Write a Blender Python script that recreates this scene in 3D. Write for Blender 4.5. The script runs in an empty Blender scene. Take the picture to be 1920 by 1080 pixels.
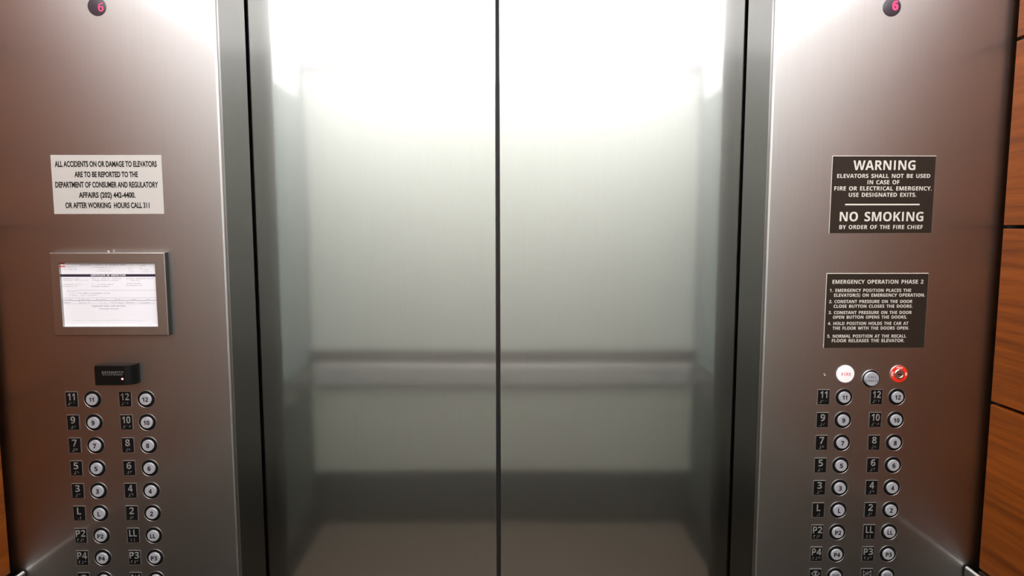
import bpy, bmesh, math, random
from mathutils import Vector, Matrix
random.seed(7)
sc = bpy.context.scene
COL = sc.collection
# ---- metres. X right, Y towards the doors (return panels' face at y = 0), Z up; EYE = lens height above the car floor
EYE = 1.55
CAR_TOP = 2.40
BACK = -1.70
DOOR_HALF = 0.5335      # half of the 42 inch opening
JAMB_DEPTH = 0.1400
DOOR_Y = 0.1505
WOOD_X = 0.992
PITCH = 0.3530          # height of a wood panel course

# ------------------------------------------------------------------ materials
def new_mat(name):
    m = bpy.data.materials.new(name); m.use_nodes = True
    nt = m.node_tree; nt.nodes.clear()
    out = nt.nodes.new('ShaderNodeOutputMaterial')
    return m, nt, out
def plain(name, col, rough=.5, metal=0, spec=.5, coat=0, emit=None, es=0):
    m, nt, out = new_mat(name)
    p = nt.nodes.new('ShaderNodeBsdfPrincipled')
    p.inputs['Base Color'].default_value = (*col, 1)
    p.inputs['Roughness'].default_value = rough
    p.inputs['Metallic'].default_value = metal
    p.inputs['Specular IOR Level'].default_value = spec
    p.inputs['Coat Weight'].default_value = coat
    if emit:
        p.inputs['Emission Color'].default_value = (*emit, 1)
        p.inputs['Emission Strength'].default_value = es
    nt.links.new(p.outputs[0], out.inputs[0])
    return m
def steel(name, tint, r_sharp, r_wide, wide, wave=0.0, grain=0.07, streak=0.015, along=(1, 0, 0), aniso=.45):
    """satin stainless sheet: a tight lobe over a wide, brushed one; faint vertical streaks and grain in the finish"""
    m, nt, out = new_mat(name)
    N = nt.nodes.new; L = nt.links.new
    tc = N('ShaderNodeTexCoord')
    mp = N('ShaderNodeMapping'); mp.inputs['Scale'].default_value = (260, 260, 5)
    L(tc.outputs['Object'], mp.inputs[0])
    n1 = N('ShaderNodeTexNoise'); n1.inputs['Scale'].default_value = 1; n1.inputs['Detail'].default_value = 3
    L(mp.outputs[0], n1.inputs[0])
    n2 = N('ShaderNodeTexNoise'); n2.inputs['Scale'].default_value = 750; n2.inputs['Detail'].default_value = 1
    L(tc.outputs['Object'], n2.inputs[0])
    # brightness multiplier 1 +- streak +- grain
    a = N('ShaderNodeMapRange'); a.inputs[1].default_value = .3; a.inputs[2].default_value = .7
    a.inputs[3].default_value = 1-streak; a.inputs[4].default_value = 1+streak; L(n1.outputs[0], a.inputs[0])
    b = N('ShaderNodeMapRange'); b.inputs[1].default_value = .25; b.inputs[2].default_value = .75
    b.inputs[3].default_value = 1-grain; b.inputs[4].default_value = 1+grain; L(n2.outputs[0], b.inputs[0])
    mu = N('ShaderNodeMath'); mu.operation = 'MULTIPLY'; L(a.outputs[0], mu.inputs[0]); L(b.outputs[0], mu.inputs[1])
    sc_ = N('ShaderNodeVectorMath'); sc_.operation = 'SCALE'; sc_.inputs[0].default_value = tint
    L(mu.outputs[0], sc_.inputs['Scale'])
    g1 = N('ShaderNodeBsdfAnisotropic'); g1.inputs['Roughness'].default_value = r_sharp
    g2 = N('ShaderNodeBsdfAnisotropic'); g2.distribution = 'BECKMANN'; g2.inputs['Roughness'].default_value = r_wide
    tv = N('ShaderNodeCombineXYZ')
    for i in range(3): tv.inputs[i].default_value = along[i]
    g2.inputs['Anisotropy'].default_value = aniso; L(tv.outputs[0], g2.inputs['Tangent'])
    L(sc_.outputs[0], g1.inputs[0]); L(sc_.outputs[0], g2.inputs[0])
    mx = N('ShaderNodeMixShader'); mx.inputs[0].default_value = wide
    L(g1.outputs[0], mx.inputs[1]); L(g2.outputs[0], mx.inputs[2])
    if wave:
        n3 = N('ShaderNodeTexNoise'); n3.inputs['Scale'].default_value = 3.2; n3.inputs['Detail'].default_value = 0
        L(tc.outputs['Object'], n3.inputs[0])
        bp = N('ShaderNodeBump'); bp.inputs['Distance'].default_value = wave; bp.inputs['Strength'].default_value = 1
        L(n3.outputs[0], bp.inputs['Height']); L(bp.outputs[0], g1.inputs['Normal']); L(bp.outputs[0], g2.inputs['Normal'])
    L(mx.outputs[0], out.inputs[0])
    return m
def wood(name):
    m, nt, out = new_mat(name)
    N = nt.nodes.new; L = nt.links.new
    tc = N('ShaderNodeTexCoord')
    oi = N('ShaderNodeObjectInfo')
    ad = N('ShaderNodeVectorMath'); ad.operation = 'ADD'
    cb = N('ShaderNodeCombineXYZ'); L(oi.outputs['Random'], cb.inputs[1])
    mlt = N('ShaderNodeVectorMath'); mlt.operation = 'SCALE'; mlt.inputs['Scale'].default_value = 9; L(cb.outputs[0], mlt.inputs[0])
    L(tc.outputs['Object'], ad.inputs[0]); L(mlt.outputs[0], ad.inputs[1])
    mp = N('ShaderNodeMapping'); mp.inputs['Scale'].default_value = (4, 2.2, 60)
    L(ad.outputs[0], mp.inputs[0])
    n1 = N('ShaderNodeTexNoise'); n1.inputs['Scale'].default_value = 1; n1.inputs['Detail'].default_value = 6; n1.inputs['Roughness'].default_value = .6
    L(mp.outputs[0], n1.inputs[0])
    mp2 = N('ShaderNodeMapping'); mp2.inputs['Scale'].default_value = (6, 14, 420)
    L(ad.outputs[0], mp2.inputs[0])
    n2 = N('ShaderNodeTexNoise'); n2.inputs['Scale'].default_value = 1; n2.inputs['Detail'].default_value = 3
    L(mp2.outputs[0], n2.inputs[0])
    sm = N('ShaderNodeMath'); sm.operation = 'MULTIPLY_ADD'; sm.inputs[1].default_value = .35
    L(n2.outputs[0], sm.inputs[0]); L(n1.outputs[0], sm.inputs[2])
    cr = N('ShaderNodeValToRGB'); e = cr.color_ramp.elements
    e[0].position = .42; e[0].color = (*WOOD_DARK, 1)
    e[1].position = .90; e[1].color = (*WOOD_LIGHT, 1)
    L(sm.outputs[0], cr.inputs[0])
    p = N('ShaderNodeBsdfPrincipled'); L(cr.outputs[0], p.inputs['Base Color'])
    p.inputs['Roughness'].default_value = .38; p.inputs['Specular IOR Level'].default_value = .22
    L(p.outputs[0], out.inputs[0])
    return m
WOOD_DARK = (.078,.0165,.0012); WOOD_LIGHT = (.205,.048,.0035)
PANEL_TINT = (.42,.415,.41); PANEL_R = (.12, .51, .83); PANEL_WAVE = .0004
DOOR_TINT = (.55,.555,.545); DOOR_R = (.07, .34, .32); DOOR_WAVE = .0008
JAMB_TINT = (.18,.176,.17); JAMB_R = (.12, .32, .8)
NOTICE_COL = (.39,.37,.35); NOTICE_METAL = 0.0
CAP_COL = (.31,.31,.335); FIRE_ES = .0; LED_ES = 1.0
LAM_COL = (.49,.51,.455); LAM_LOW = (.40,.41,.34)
FLOOR_COL = (.10,.077,.056)
CEIL_COL = (1.0,.985,.985); CEIL_ES = 7.5
EXPOSURE = 0.0

M = {}
M['panel'] = steel('brushed_steel_panel', PANEL_TINT, *PANEL_R, wave=PANEL_WAVE, aniso=.12)
M['door'] = steel('satin_steel_door', DOOR_TINT, *DOOR_R, wave=DOOR_WAVE)
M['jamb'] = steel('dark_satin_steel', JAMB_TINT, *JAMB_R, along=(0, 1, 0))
M['rail'] = steel('polished_steel', (.60,.58,.57), .14, .40, .4, aniso=0)
M['rail_back'] = plain('satin_rail', (.46,.44,.42), .32, .35)
M['frame'] = steel('bronze_toned_steel', (.44,.43,.41), .20, .52, .85, aniso=0)
M['chrome'] = plain('chrome', (.75,.74,.74), .28, 1)
M['numeral'] = plain('raised_nickel', (.38,.37,.355), .38, .6)
M['wood'] = wood('cherry_veneer')
M['black'] = plain('black_plate', (.004,.004,.004), .42, 0, .2)
M['void'] = plain('black_shadow_gap', (.012,.011,.010), .8, 0, .1)
M['rubber'] = plain('black_rubber', (.012,.012,.013), .6, 0, .3)
M['sign_dark'] = plain('engraved_dark_plastic', (.019,.013,.009), .55, 0, .2)
M['sign_text'] = plain('engraved_white', (.50,.47,.43), .6)
M['sign_rim'] = plain('white_core', (.55,.50,.45), .6)
M['notice'] = plain('silver_label', NOTICE_COL, .5, NOTICE_METAL)
M['ink'] = plain('black_ink', (.008,.007,.006), .6, 0, .2)
M['paper'] = plain('white_paper', (.66,.65,.69), .7, 0, .2)
M['ink_grey'] = plain('grey_print', (.24,.23,.27), .7, 0, .2)
M['ink_faint'] = plain('faint_print', (.50,.49,.53), .7, 0, .2)
M['ink_dark'] = plain('dark_print', (.03,.02,.04), .7, 0, .2)
M['ink_red'] = plain('red_print', (.75,.09,.05), .7, 0, .2)
M['cap'] = plain('white_acrylic', CAP_COL, .22, 0, .5)
M['cap_bright'] = plain('bright_white_acrylic', (.80,.80,.83), .3, 0, .4, emit=(1,1,1), es=FIRE_ES)
M['red_text'] = plain('red_lettering', (.62,.03,.05), .5)
M['blue_text'] = plain('blue_grey_lettering', (.03,.03,.07), .5)
M['red'] = plain('red_enamel', (.70,.028,.012), .35)
M['white_text'] = plain('white_lettering', (.85,.80,.75), .5)
M['lens'] = plain('smoked_lens', (.030,.024,.032), .30, 0, .4)
M['led_digit'] = plain('lit_red_segments', (.3,.01,.05), .5, emit=(1.0,.045,.16), es=LED_ES)
M['led_dot'] = plain('lit_red_diode', (.4,.1,.1), .5, emit=(1.0,.30,.35), es=LED_ES*2.4)
M['reader'] = plain('black_abs', (.004,.004,.004), .32, 0, .22)
M['reader_text'] = plain('grey_print_on_black', (.16,.16,.16), .6)
M['laminate'] = plain('pale_green_laminate', LAM_COL, .4, 0, .5)
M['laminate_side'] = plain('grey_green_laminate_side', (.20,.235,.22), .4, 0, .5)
M['dark_panel'] = plain('dark_brown_laminate', (.022,.012,.007), .5, 0, .3)
M['dark_corner'] = plain('dark_grey_laminate', (.05,.055,.048), .5, 0, .3)
M['edge_shade'] = plain('painted_edge_shade', (.012,.010,.008), .5, .3)
M['thin_rim'] = plain('dull_nickel_rim', (.36,.35,.34), .40, .8)
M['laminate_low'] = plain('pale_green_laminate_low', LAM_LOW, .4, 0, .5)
M['reveal'] = plain('brown_reveal_strip', (.085,.055,.050), .5)
M['base'] = plain('dark_brown_kick', (.008,.005,.004), .6, 0, .15)
M['floor'] = plain('brown_grey_stone', FLOOR_COL, .35, 0, .4)
M['lightwash'] = plain('lightwash_band', (.70,.69,.70), .45)
M['floor_dimmed'] = plain('floor_made_dark', (.012,.009,.007), .5, 0, .2)
M['ceiling'] = plain('white_ceiling', (.75,.75,.76), .6)
M['cornice'] = plain('grey_violet_cornice', (.26,.235,.27), .5)
M['diffuser'] = plain('lit_diffuser', (.8,.8,.8), .5, emit=CEIL_COL, es=CEIL_ES)

# ------------------------------------------------------------------ helpers
def bx(bm, x0, x1, y0, y1, z0, z1):
    vs = [bm.verts.new((x, y, z)) for x in (x0, x1) for y in (y0, y1) for z in (z0, z1)]
    for f in ((0,1,3,2),(4,6,7,5),(0,4,5,1),(2,3,7,6),(0,2,6,4),(1,5,7,3)):
        bm.faces.new([vs[i] for i in f])
    return vs
def box_bm(x0, x1, y0, y1, z0, z1, bevel=0, seg=2):
    bm = bmesh.new(); bx(bm, x0, x1, y0, y1, z0, z1)
    bmesh.ops.recalc_face_normals(bm, faces=bm.faces)
    if bevel:
        bmesh.ops.bevel(bm, geom=bm.edges[:], offset=bevel, segments=seg, affect='EDGES', profile=.5)
    return bm
def lathe_bm(profile, n=48, bm=None, cx=0, cz=0):
    """profile [(radius, y)] turned about the Y axis"""
    bm = bm or bmesh.new(); rings = []
    for r, y in profile:
        if r < 1e-6: rings.append([bm.verts.new((cx, y, cz))])
        else: rings.append([bm.verts.new((cx+r*math.cos(2*math.pi*i/n), y, cz+r*math.sin(2*math.pi*i/n))) for i in range(n)])
    for a, b in zip(rings, rings[1:]):
        for i in range(n):
            j = (i+1) % n
            if len(a) == 1 and len(b) == 1: continue
            if len(a) == 1: bm.faces.new((a[0], b[i], b[j]))
            elif len(b) == 1: bm.faces.new((a[i], b[0], a[j]))
            else: bm.faces.new((a[i], b[i], b[j], a[j]))
    bmesh.ops.recalc_face_normals(bm, faces=bm.faces)
    return bm
def link(name, me, parent=None, loc=None):
    o = bpy.data.objects.new(name, me); COL.objects.link(o)
    if parent: o.parent = parent
    if loc: o.location = loc
    return o
def obj(name, bm, m, parent=None, loc=None, smooth=False):
    me = bpy.data.meshes.new(name); bm.to_mesh(me); bm.free()
    me.materials.append(m)
    if smooth:
        for p in me.polygons: p.use_smooth = True
        try: me.set_sharp_from_angle(angle=math.radians(35))
        except Exception: pass
    return link(name, me, parent, loc)
def tag(o, label=None, cat=None, group=None, kind=None):
    if label: o['label'] = label
    if cat: o['category'] = cat
    if group: o['group'] = group
    if kind: o['kind'] = kind
    return o
def thing(name, loc, label, cat, group=None):
    o = bpy.data.objects.new(name, None); COL.objects.link(o); o.location = loc; o.empty_display_size = .01
    return tag(o, label, cat, group)
_dg = None
FACE = 'sans'
_glyph = {}
def glyph(ch, bold, extrude, bevel):
    key = (ch, bold, extrude, bevel)
    if key not in _glyph:
        loops = [[(q[i]/1000, q[i+1]/1000) for i in range(0, len(q), 2)] for q in GLYPHS[ch][1]]
        area = lambda l: sum(l[i-1][0]*l[i][1]-l[i][0]*l[i-1][1] for i in range(len(l)))
        sg = 1 if area(max(loops, key=lambda l: abs(area(l)))) > 0 else -1
        outer = [l for l in loops if area(l)*sg > 0]; holes = [l for l in loops if area(l)*sg <= 0]
        vs, fs = [], []
        for o_ in outer:             # strokes of a letter may overlap, so each is filled on its own
            cu = bpy.data.curves.new('lettering', 'CURVE'); cu.dimensions = '2D'; cu.fill_mode = 'BOTH'
            cu.extrude = extrude; cu.bevel_depth = bevel; cu.bevel_resolution = 1
            for l in [o_]+(holes if o_ is max(outer, key=lambda l: abs(area(l))) else []):
                n = len(l); res = []
                for i in range(n):       # thicken the stroke: each corner moves out along its mitre
                    a, b, c = Vector(l[i-1]), Vector(l[i]), Vector(l[(i+1) % n])
                    n1 = Vector(((b-a).y, -(b-a).x)).normalized()*sg; n2 = Vector(((c-b).y, -(c-b).x)).normalized()*sg
                    m_ = n1+n2
                    m_ = m_.normalized()/max(.5, m_.length/2) if m_.length > 1e-6 else n1
                    res.append(b+m_*bold)
                sp = cu.splines.new('POLY'); sp.points.add(n-1); sp.use_cyclic_u = True
                for p, v in zip(sp.points, res): p.co = (v.x, v.y, 0, 1)
            o = bpy.data.objects.new('lettering', cu); me = o.to_mesh(); k = len(vs)
            vs += [tuple(v.co) for v in me.vertices]; fs += [[k+i for i in p.vertices] for p in me.polygons]
            o.to_mesh_clear(); bpy.data.objects.remove(o); bpy.data.curves.remove(cu)
        _glyph[key] = (vs, fs)
    return _glyph[key]
def text_mesh(s, bold=0.0, extrude=0.0, bevel=0.0, space=1.0):
    if FACE == 'sans':
        vs, fs, pen = [], [], 0
        for ch in s:
            if ch == ' ': pen += 290; continue
            gv, gf = glyph(ch, bold, extrude, bevel); n = len(vs)
            vs += [(x+pen/1000, y, z) for x, y, z in gv]; fs += [[n+i for i in f] for f in gf]
            pen += GLYPHS[ch][0]
        me = bpy.data.meshes.new('lettering'); me.from_pydata(vs, [], fs)
        return me
    cu = bpy.data.curves.new('lettering', 'FONT'); cu.body = s; cu.offset = bold
    cu.extrude = extrude; cu.bevel_depth = bevel; cu.bevel_resolution = 1; cu.resolution_u = 4; cu.space_character = space
    o = bpy.data.objects.new('lettering', cu); COL.objects.link(o)
    dg = bpy.context.evaluated_depsgraph_get(); dg.update()
    me = bpy.data.meshes.new_from_object(o.evaluated_get(dg))
    bpy.data.objects.remove(o); bpy.data.curves.remove(cu)
    return me
_cap = {}
def cap_height(bold_):
    bold = (bold_, FACE)
    if bold not in _cap:
        me = text_mesh('H', bold_); zs = [v.co.y for v in me.vertices]; _cap[bold] = (min(zs), max(zs)); bpy.data.meshes.remove(me)
    return _cap[bold]
def add_text(bm, s, x0, x1, z0, z1, y, bold=0.0, thick=.00015, italic=0, fit='cap', bevel=0.0, extr=None):
    """lettering fitted between x0..x1 with its capitals z0..z1 high, standing off the plane y"""
    me = text_mesh(s, bold, .5 if extr is None else extr, bevel)
    xs = [v.co.x for v in me.vertices]; ys = [v.co.y for v in me.vertices]; ds = [v.co.z for v in me.vertices]
    lo, hi = cap_height(bold) if fit == 'cap' else (min(ys), max(ys))
    sx = (x1-x0)/(max(xs)-min(xs)); sz = (z1-z0)/(hi-lo); sd = thick/(max(ds)-min(ds))
    mx, md = min(xs), min(ds); vs = []
    for v in me.vertices:
        zz = z0+(v.co.y-lo)*sz
        vs.append(bm.verts.new((x0+(v.co.x-mx)*sx+italic*(zz-z0), y-(v.co.z-md)*sd, zz)))
    for p in me.polygons:
        try: bm.faces.new([vs[i] for i in p.vertices])
        except ValueError: pass
    bpy.data.meshes.remove(me)
    return bm
def width_of(s, bold, z_h):
    me = text_mesh(s, bold); xs = [v.co.x for v in me.vertices]; bpy.data.meshes.remove(me)
    lo, hi = cap_height(bold)
    return (max(xs)-min(xs))*z_h/(hi-lo)
# outlines of the sans lettering: advance, then closed outlines, in thousandths
GLYPHS = {
'(': (201,[[126,-106,102,-76,82,-43,65,-9,51,28,40,66,33,104,28,144,27,184,28,225,40,304,51,342,65,379,82,415,102,448,126,480,181,480,159,447,140,413,123,377,110,340,100,302,93,264,88,225,87,185,88,146,100,70,110,32,123,-5,140,-40,159,-74,181,-106]]),
')': (201,[[21,-106,43,-74,62,-40,78,-5,91,32,102,70,114,146,115,185,114,225,109,264,102,302,91,340,78,377,61,413,42,447,20,480,76,480,100,448,120,415,137,379,151,342,162,304,174,225,175,184,174,144,169,104,162,66,151,28,137,-9,120,-43,100,-76,76,-106]]),
',': (180,[[28,-87,55,40,61,78,124,78,129,71,112,13,88,-49,71,-87]]),
'-': (216,[[27,154,27,206,189,206,189,154]]),
'.': (180,[[89,-9,74,-7,60,1,51,16,48,36,51,57,60,71,74,79,89,81,106,79,119,71,128,57,132,36,128,16,119,1,106,-7]]),
'0': (384,[[191,-7,151,-3,116,10,87,30,64,59,47,95,34,137,27,185,24,240,25,278,28,312,33,344,40,373,50,399,62,421,76,441,93,457,113,470,136,480,162,485,191,487,232,483,266,471,295,450,318,422,336,386,349,344,357,295,359,240,358,202,355,168,350,136,343,107,333,82,321,59,307,40,290,23,270,10,247,0,221,-5],[191,75,208,78,223,85,235,98,244,116,251,139,258,201,259,240,258,278,251,340,244,363,235,381,223,394,208,402,191,405,174,402,159,394,147,381,139,363,133,340,126,278,125,240,126,201,133,140,139,117,147,99,159,86,174,78]]),
'1': (384,[[176,0,177,323,179,373,144,340,89,296,40,357,194,480,277,480,277,0]]),
'2': (384,[[27,0,27,71,206,254,225,278,238,300,245,322,248,345,244,370,232,388,214,398,189,402,162,398,136,389,122,382,81,353,26,418,47,435,70,451,95,465,123,476,157,484,197,486,220,485,260,477,294,460,308,449,320,437,330,423,344,392,349,357,345,319,333,284,313,252,287,220,169,104,153,90,362,85,362,0]]),
'3': (384,[[164,-7,126,-5,90,0,57,8,26,19,26,105,57,92,90,82,123,76,153,74,178,75,199,79,216,85,229,93,246,115,251,146,249,164,241,180,227,192,206,200,176,206,99,208,99,285,175,287,204,294,223,304,235,317,242,332,244,350,240,373,228,390,207,400,175,404,143,401,116,393,73,369,26,439,57,458,92,473,112,479,134,483,183,486,218,484,249,478,276,469,300,456,319,440,332,420,340,398,343,372,341,349,336,328,326,309,313,293,297,279,280,268,261,259,240,253,267,246,290,238,310,228,327,216,340,200,350,182,355,162,357,140,356,120,352,100,346,82,337,65,325,49,311,35,294,23,274,12,251,4,225,-2,196,-6]]),
'4': (384,[[216,0,216,99,11,99,11,170,222,480,315,480,315,178,373,178,373,99,315,99,315,0],[101,178,216,178,217,297,220,363,189,311]]),
'5': (384,[[162,-7,125,-5,91,0,60,8,33,19,33,107,60,95,93,85,127,78,158,76,198,80,227,94,245,118,251,152,245,184,227,206,197,220,155,224,116,221,83,214,42,235,60,480,320,480,320,394,149,394,140,300,181,306,223,305,243,302,262,297,295,280,310,269,333,240,342,223,348,204,352,183,353,161,350,124,341,91,326,63,305,38,278,18,245,4,206,-4]]),
'6': (384,[[199,-7,175,-6,152,-1,131,6,110,16,91,29,75,44,60,63,47,85,37,110,30,138,25,169,24,203,26,245,30,285,38,325,51,362,69,396,80,411,107,438,142,461,184,476,208,481,235,484,264,485,297,484,328,480,328,399,301,404,271,406,243,405,218,401,196,395,178,387,163,376,150,364,140,350,132,334,126,317,118,277,117,256,138,278,160,296,188,308,225,312,255,309,281,302,305,289,325,272,341,250,353,224,360,194,362,160,359,123,351,90,337,62,318,38,294,18,266,4,235,-4],[197,75,224,80,245,95,259,121,264,158,260,190,248,214,228,229,199,234,178,231,160,224,145,213,134,199,126,183,124,167,126,145,132,124,143,105,157,89,175,78]]),
'7': (384,[[75,0,255,394,18,394,18,480,362,480,362,416,181,0]]),
'8': (384,[[192,-7,154,-5,120,2,92,13,67,28,48,46,35,68,27,94,24,122,26,145,30,166,38,185,50,201,64,216,97,241,116,251,100,261,73,285,61,299,51,314,44,331,39,350,38,371,43,406,60,435,71,447,100,466,117,473,153,482,192,486,232,482,268,473,284,466,313,447,324,435,340,406,345,370,344,349,339,331,332,314,321,299,308,286,277,263,259,253,284,239,308,222,329,202,346,180,356,154,360,124,359,105,355,87,339,55,327,41,314,29,298,18,280,9,260,2,239,-3,216,-6],[192,296,214,307,232,321,246,339,250,363,246,383,233,399,214,408,191,412,169,408,150,399,138,383,134,363,138,340,151,322,170,308],[191,68,224,72,247,84,261,103,266,127,263,144,255,159,243,172,229,184,187,209,159,193,137,175,123,153,118,128,122,104,136,85,159,72]]),
'9': (384,[[120,-7,87,-6,55,-2,55,79,98,73,141,74,166,78,187,84,205,92,220,102,233,114,243,128,251,144,262,181,267,222,246,201,225,183,196,171,156,167,127,169,101,177,78,189,58,206,42,228,30,254,23,284,21,318,24,355,32,388,46,416,65,441,89,460,118,474,149,482,185,485,209,484,253,472,273,462,292,449,309,434,324,415,336,393,346,368,354,340,358,309,360,275,354,193,346,154,333,117,325,99,303,67,276,40,259,28,221,9,199,2,175,-3,148,-6],[185,244,206,247,224,255,239,266,250,280,257,295,259,311,257,333,251,355,241,374,227,390,209,400,187,404,160,399,138,383,124,358,120,320,124,288,136,265,156,249]]),
'A': (463,[[0,0,169,482,293,482,463,0,354,0,319,114,144,114,109,0],[170,199,295,199,240,375,232,407]]),
'B': (451,[[60,0,60,480,210,480,255,478,294,473,327,465,355,453,376,437,392,416,401,389,404,358,399,320,384,289,361,266,330,255,373,234,391,220,404,199,413,173,416,139,413,108,404,81,389,57,369,37,343,21,313,9,278,2,240,0],[162,289,221,289,259,293,282,304,296,321,300,345,295,368,279,384,254,393,216,396,162,396],[162,84,228,84,267,88,292,102,306,122,310,149,306,173,292,192,266,205,225,209,162,209]]),
'C': (428,[[255,-7,219,-5,187,1,159,10,133,24,111,41,91,61,75,84,62,110,52,139,45,170,40,203,39,239,41,274,46,307,54,338,65,367,80,394,97,417,118,438,141,455,168,469,197,478,229,484,264,486,300,484,353,472,404,453,371,370,317,392,290,399,264,402,236,399,212,391,192,377,175,358,161,334,152,306,146,274,144,238,146,202,151,170,160,143,172,120,188,102,209,88,235,81,264,78,294,80,353,92,386,103,386,18,355,7,324,-1,291,-6]]),
'D': (497,[[60,0,60,480,211,480,247,478,281,473,313,465,342,453,368,438,390,420,410,398,427,374,441,346,450,315,456,281,458,244,454,187,441,138,419,96,389,61,351,34,306,15,255,4,196,0],[162,84,206,84,270,94,316,124,344,173,353,242,351,279,344,311,333,338,318,359,298,375,275,387,248,394,216,396,162,396]]),
'E': (376,[[60,0,60,480,336,480,336,396,162,396,162,291,324,291,324,208,162,208,162,84,336,84,336,0]]),
'F': (369,[[60,0,60,480,335,480,335,396,161,396,161,273,323,273,323,189,161,189,161,0]]),
'G': (486,[[262,-7,211,-3,167,9,129,28,97,56,71,92,53,134,43,184,39,240,41,277,46,311,55,342,68,371,85,397,104,420,127,439,153,456,182,469,215,478,251,484,289,486,327,484,365,478,400,469,432,457,398,375,374,386,348,394,319,400,289,402,267,401,248,397,229,390,212,381,196,370,183,357,171,342,154,306,148,285,145,262,144,238,147,194,156,155,173,123,184,109,197,98,212,89,228,83,248,79,269,78,305,80,333,85,333,185,242,185,242,269,433,269,433,21,374,5,311,-5]]),
'H': (514,[[60,0,60,480,162,480,162,291,352,291,352,480,453,480,453,0,352,0,352,207,162,207,162,0]]),
'I': (258,[[80,0,80,480,176,480,176,0]]),
'K': (446,[[60,0,60,480,162,480,162,260,202,316,332,480,445,480,277,267,446,0,330,0,205,202,162,171,162,0]]),
'L': (379,[[60,0,60,480,162,480,162,84,357,84,357,0]]),
'M': (633,[[60,0,60,480,199,480,312,113,435,480,573,480,573,0,478,0,479,279,483,375,357,0,263,0,148,376,151,223,151,0]]),
'N': (546,[[60,0,60,480,189,480,397,120,394,253,394,480,486,480,486,0,357,0,148,363,147,328,151,260,151,0]]),
'O': (535,[[267,-7,230,-5,196,1,166,11,139,24,115,41,95,62,77,85,63,111,52,140,45,171,40,205,39,241,40,277,45,311,52,342,63,371,77,397,95,420,115,439,139,456,166,470,196,479,231,485,268,487,305,485,339,479,369,470,396,456,420,439,440,419,457,396,471,370,482,341,490,310,494,276,496,240,494,204,490,170,482,139,471,110,457,84,440,61,420,41,396,24,369,11,339,1,305,-5],[267,79,298,82,323,90,344,103,361,122,373,146,382,173,387,205,389,240,387,276,382,308,373,336,361,359,344,378,324,391,298,399,268,402,238,399,212,391,192,378,175,359,162,336,153,308,148,276,146,240,148,205,153,173,162,146,175,122,191,103,212,90,238,82]]),
'P': (422,[[60,0,60,480,214,480,257,477,294,470,324,457,349,440,368,418,381,392,389,363,392,330,391,309,388,290,382,270,364,234,351,219,335,205,316,193,294,183,268,176,239,172,162,171,162,0],[162,254,195,254,234,258,264,271,282,293,289,326,284,357,269,379,243,392,208,396,162,396]]),
'R': (443,[[60,0,60,480,200,480,246,478,286,471,319,460,345,444,365,424,380,399,389,370,392,336,388,305,379,278,365,256,346,237,325,221,302,209,443,0,330,0,216,184,162,184,162,0],[162,267,195,267,238,271,267,283,284,304,289,333,283,362,266,382,236,392,193,396,162,396]]),
'S': (370,[[167,-7,130,-5,95,0,62,9,31,22,31,117,102,90,138,80,175,77,207,81,228,92,240,108,244,128,237,153,217,172,114,225,95,238,77,253,61,272,48,293,39,319,36,350,39,380,47,407,61,430,80,450,104,466,132,477,163,484,199,486,236,484,270,478,341,453,308,373,249,394,223,400,195,402,170,398,151,388,140,373,136,353,141,330,158,313,276,251,312,220,329,196,339,168,343,133,340,103,332,76,317,52,297,31,272,15,242,3,207,-5]]),
'T': (389,[[144,0,144,395,13,395,13,480,375,480,375,395,245,395,245,0]]),
'U': (508,[[252,-7,207,-4,168,6,135,21,107,42,85,68,70,98,60,133,57,171,57,480,158,480,158,186,160,159,164,136,172,117,183,103,196,92,213,85,232,80,255,79,278,81,298,85,314,93,327,105,337,120,344,138,348,161,349,480,451,480,450,145,445,122,438,100,429,80,416,61,401,44,383,29,363,16,340,6,314,-1,284,-6]]),
'V': (437,[[163,0,0,480,103,480,193,194,211,125,218,89,225,125,243,194,334,480,437,480,273,0]]),
'W': (649,[[122,0,0,480,100,480,170,179,185,92,199,177,277,480,373,480,443,211,459,132,465,92,488,218,549,480,649,480,527,0,412,0,342,274,324,364,321,339,308,274,238,0]]),
'X': (448,[[0,0,159,247,10,480,122,480,226,307,327,480,437,480,286,242,448,0,332,0,220,181,109,0]]),
'Y': (419,[[159,0,159,183,0,480,110,480,210,282,310,480,419,480,260,187,260,0]]),
'a': (406,[[142,-7,118,-5,97,0,77,9,60,22,46,38,36,58,30,82,28,109,31,136,38,160,51,180,69,196,92,208,120,217,153,223,256,228,256,244,252,270,241,287,223,297,199,300,172,298,120,284,95,273,62,341,110,361,165,372,203,374,238,372,268,366,294,356,316,342,333,324,345,302,353,275,355,244,355,0,285,0,266,50,239,24,214,7,182,-3],[179,66,209,71,234,86,250,108,256,140,256,170,217,169,176,164,150,151,136,132,131,109,134,90,144,76,160,69]]),
'c': (345,[[201,-7,163,-4,129,4,100,19,75,39,55,65,41,97,33,136,30,181,31,213,36,242,43,268,53,291,65,311,80,328,97,342,117,353,138,362,160,368,184,372,210,373,245,371,276,366,302,358,324,349,295,271,251,287,230,292,210,293,176,286,152,265,137,231,132,182,133,156,137,134,144,116,153,101,177,81,210,75,240,77,266,83,290,93,313,106,313,21,290,8,265,0,236,-5]]),
'd': (425,[[169,-7,140,-4,113,5,90,20,69,41,52,68,40,100,32,139,30,183,32,227,40,265,52,298,69,325,90,346,114,361,141,370,171,373,207,369,236,358,259,341,277,320,273,393,273,510,373,510,373,0,296,0,277,48,256,27,233,9,204,-3],[203,73,239,79,262,98,275,128,278,148,279,171,278,207,275,229,270,248,263,264,240,285,202,292,173,285,150,264,142,248,136,229,133,206,132,181,133,156,136,134,142,116,150,100,173,80]]),
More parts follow.
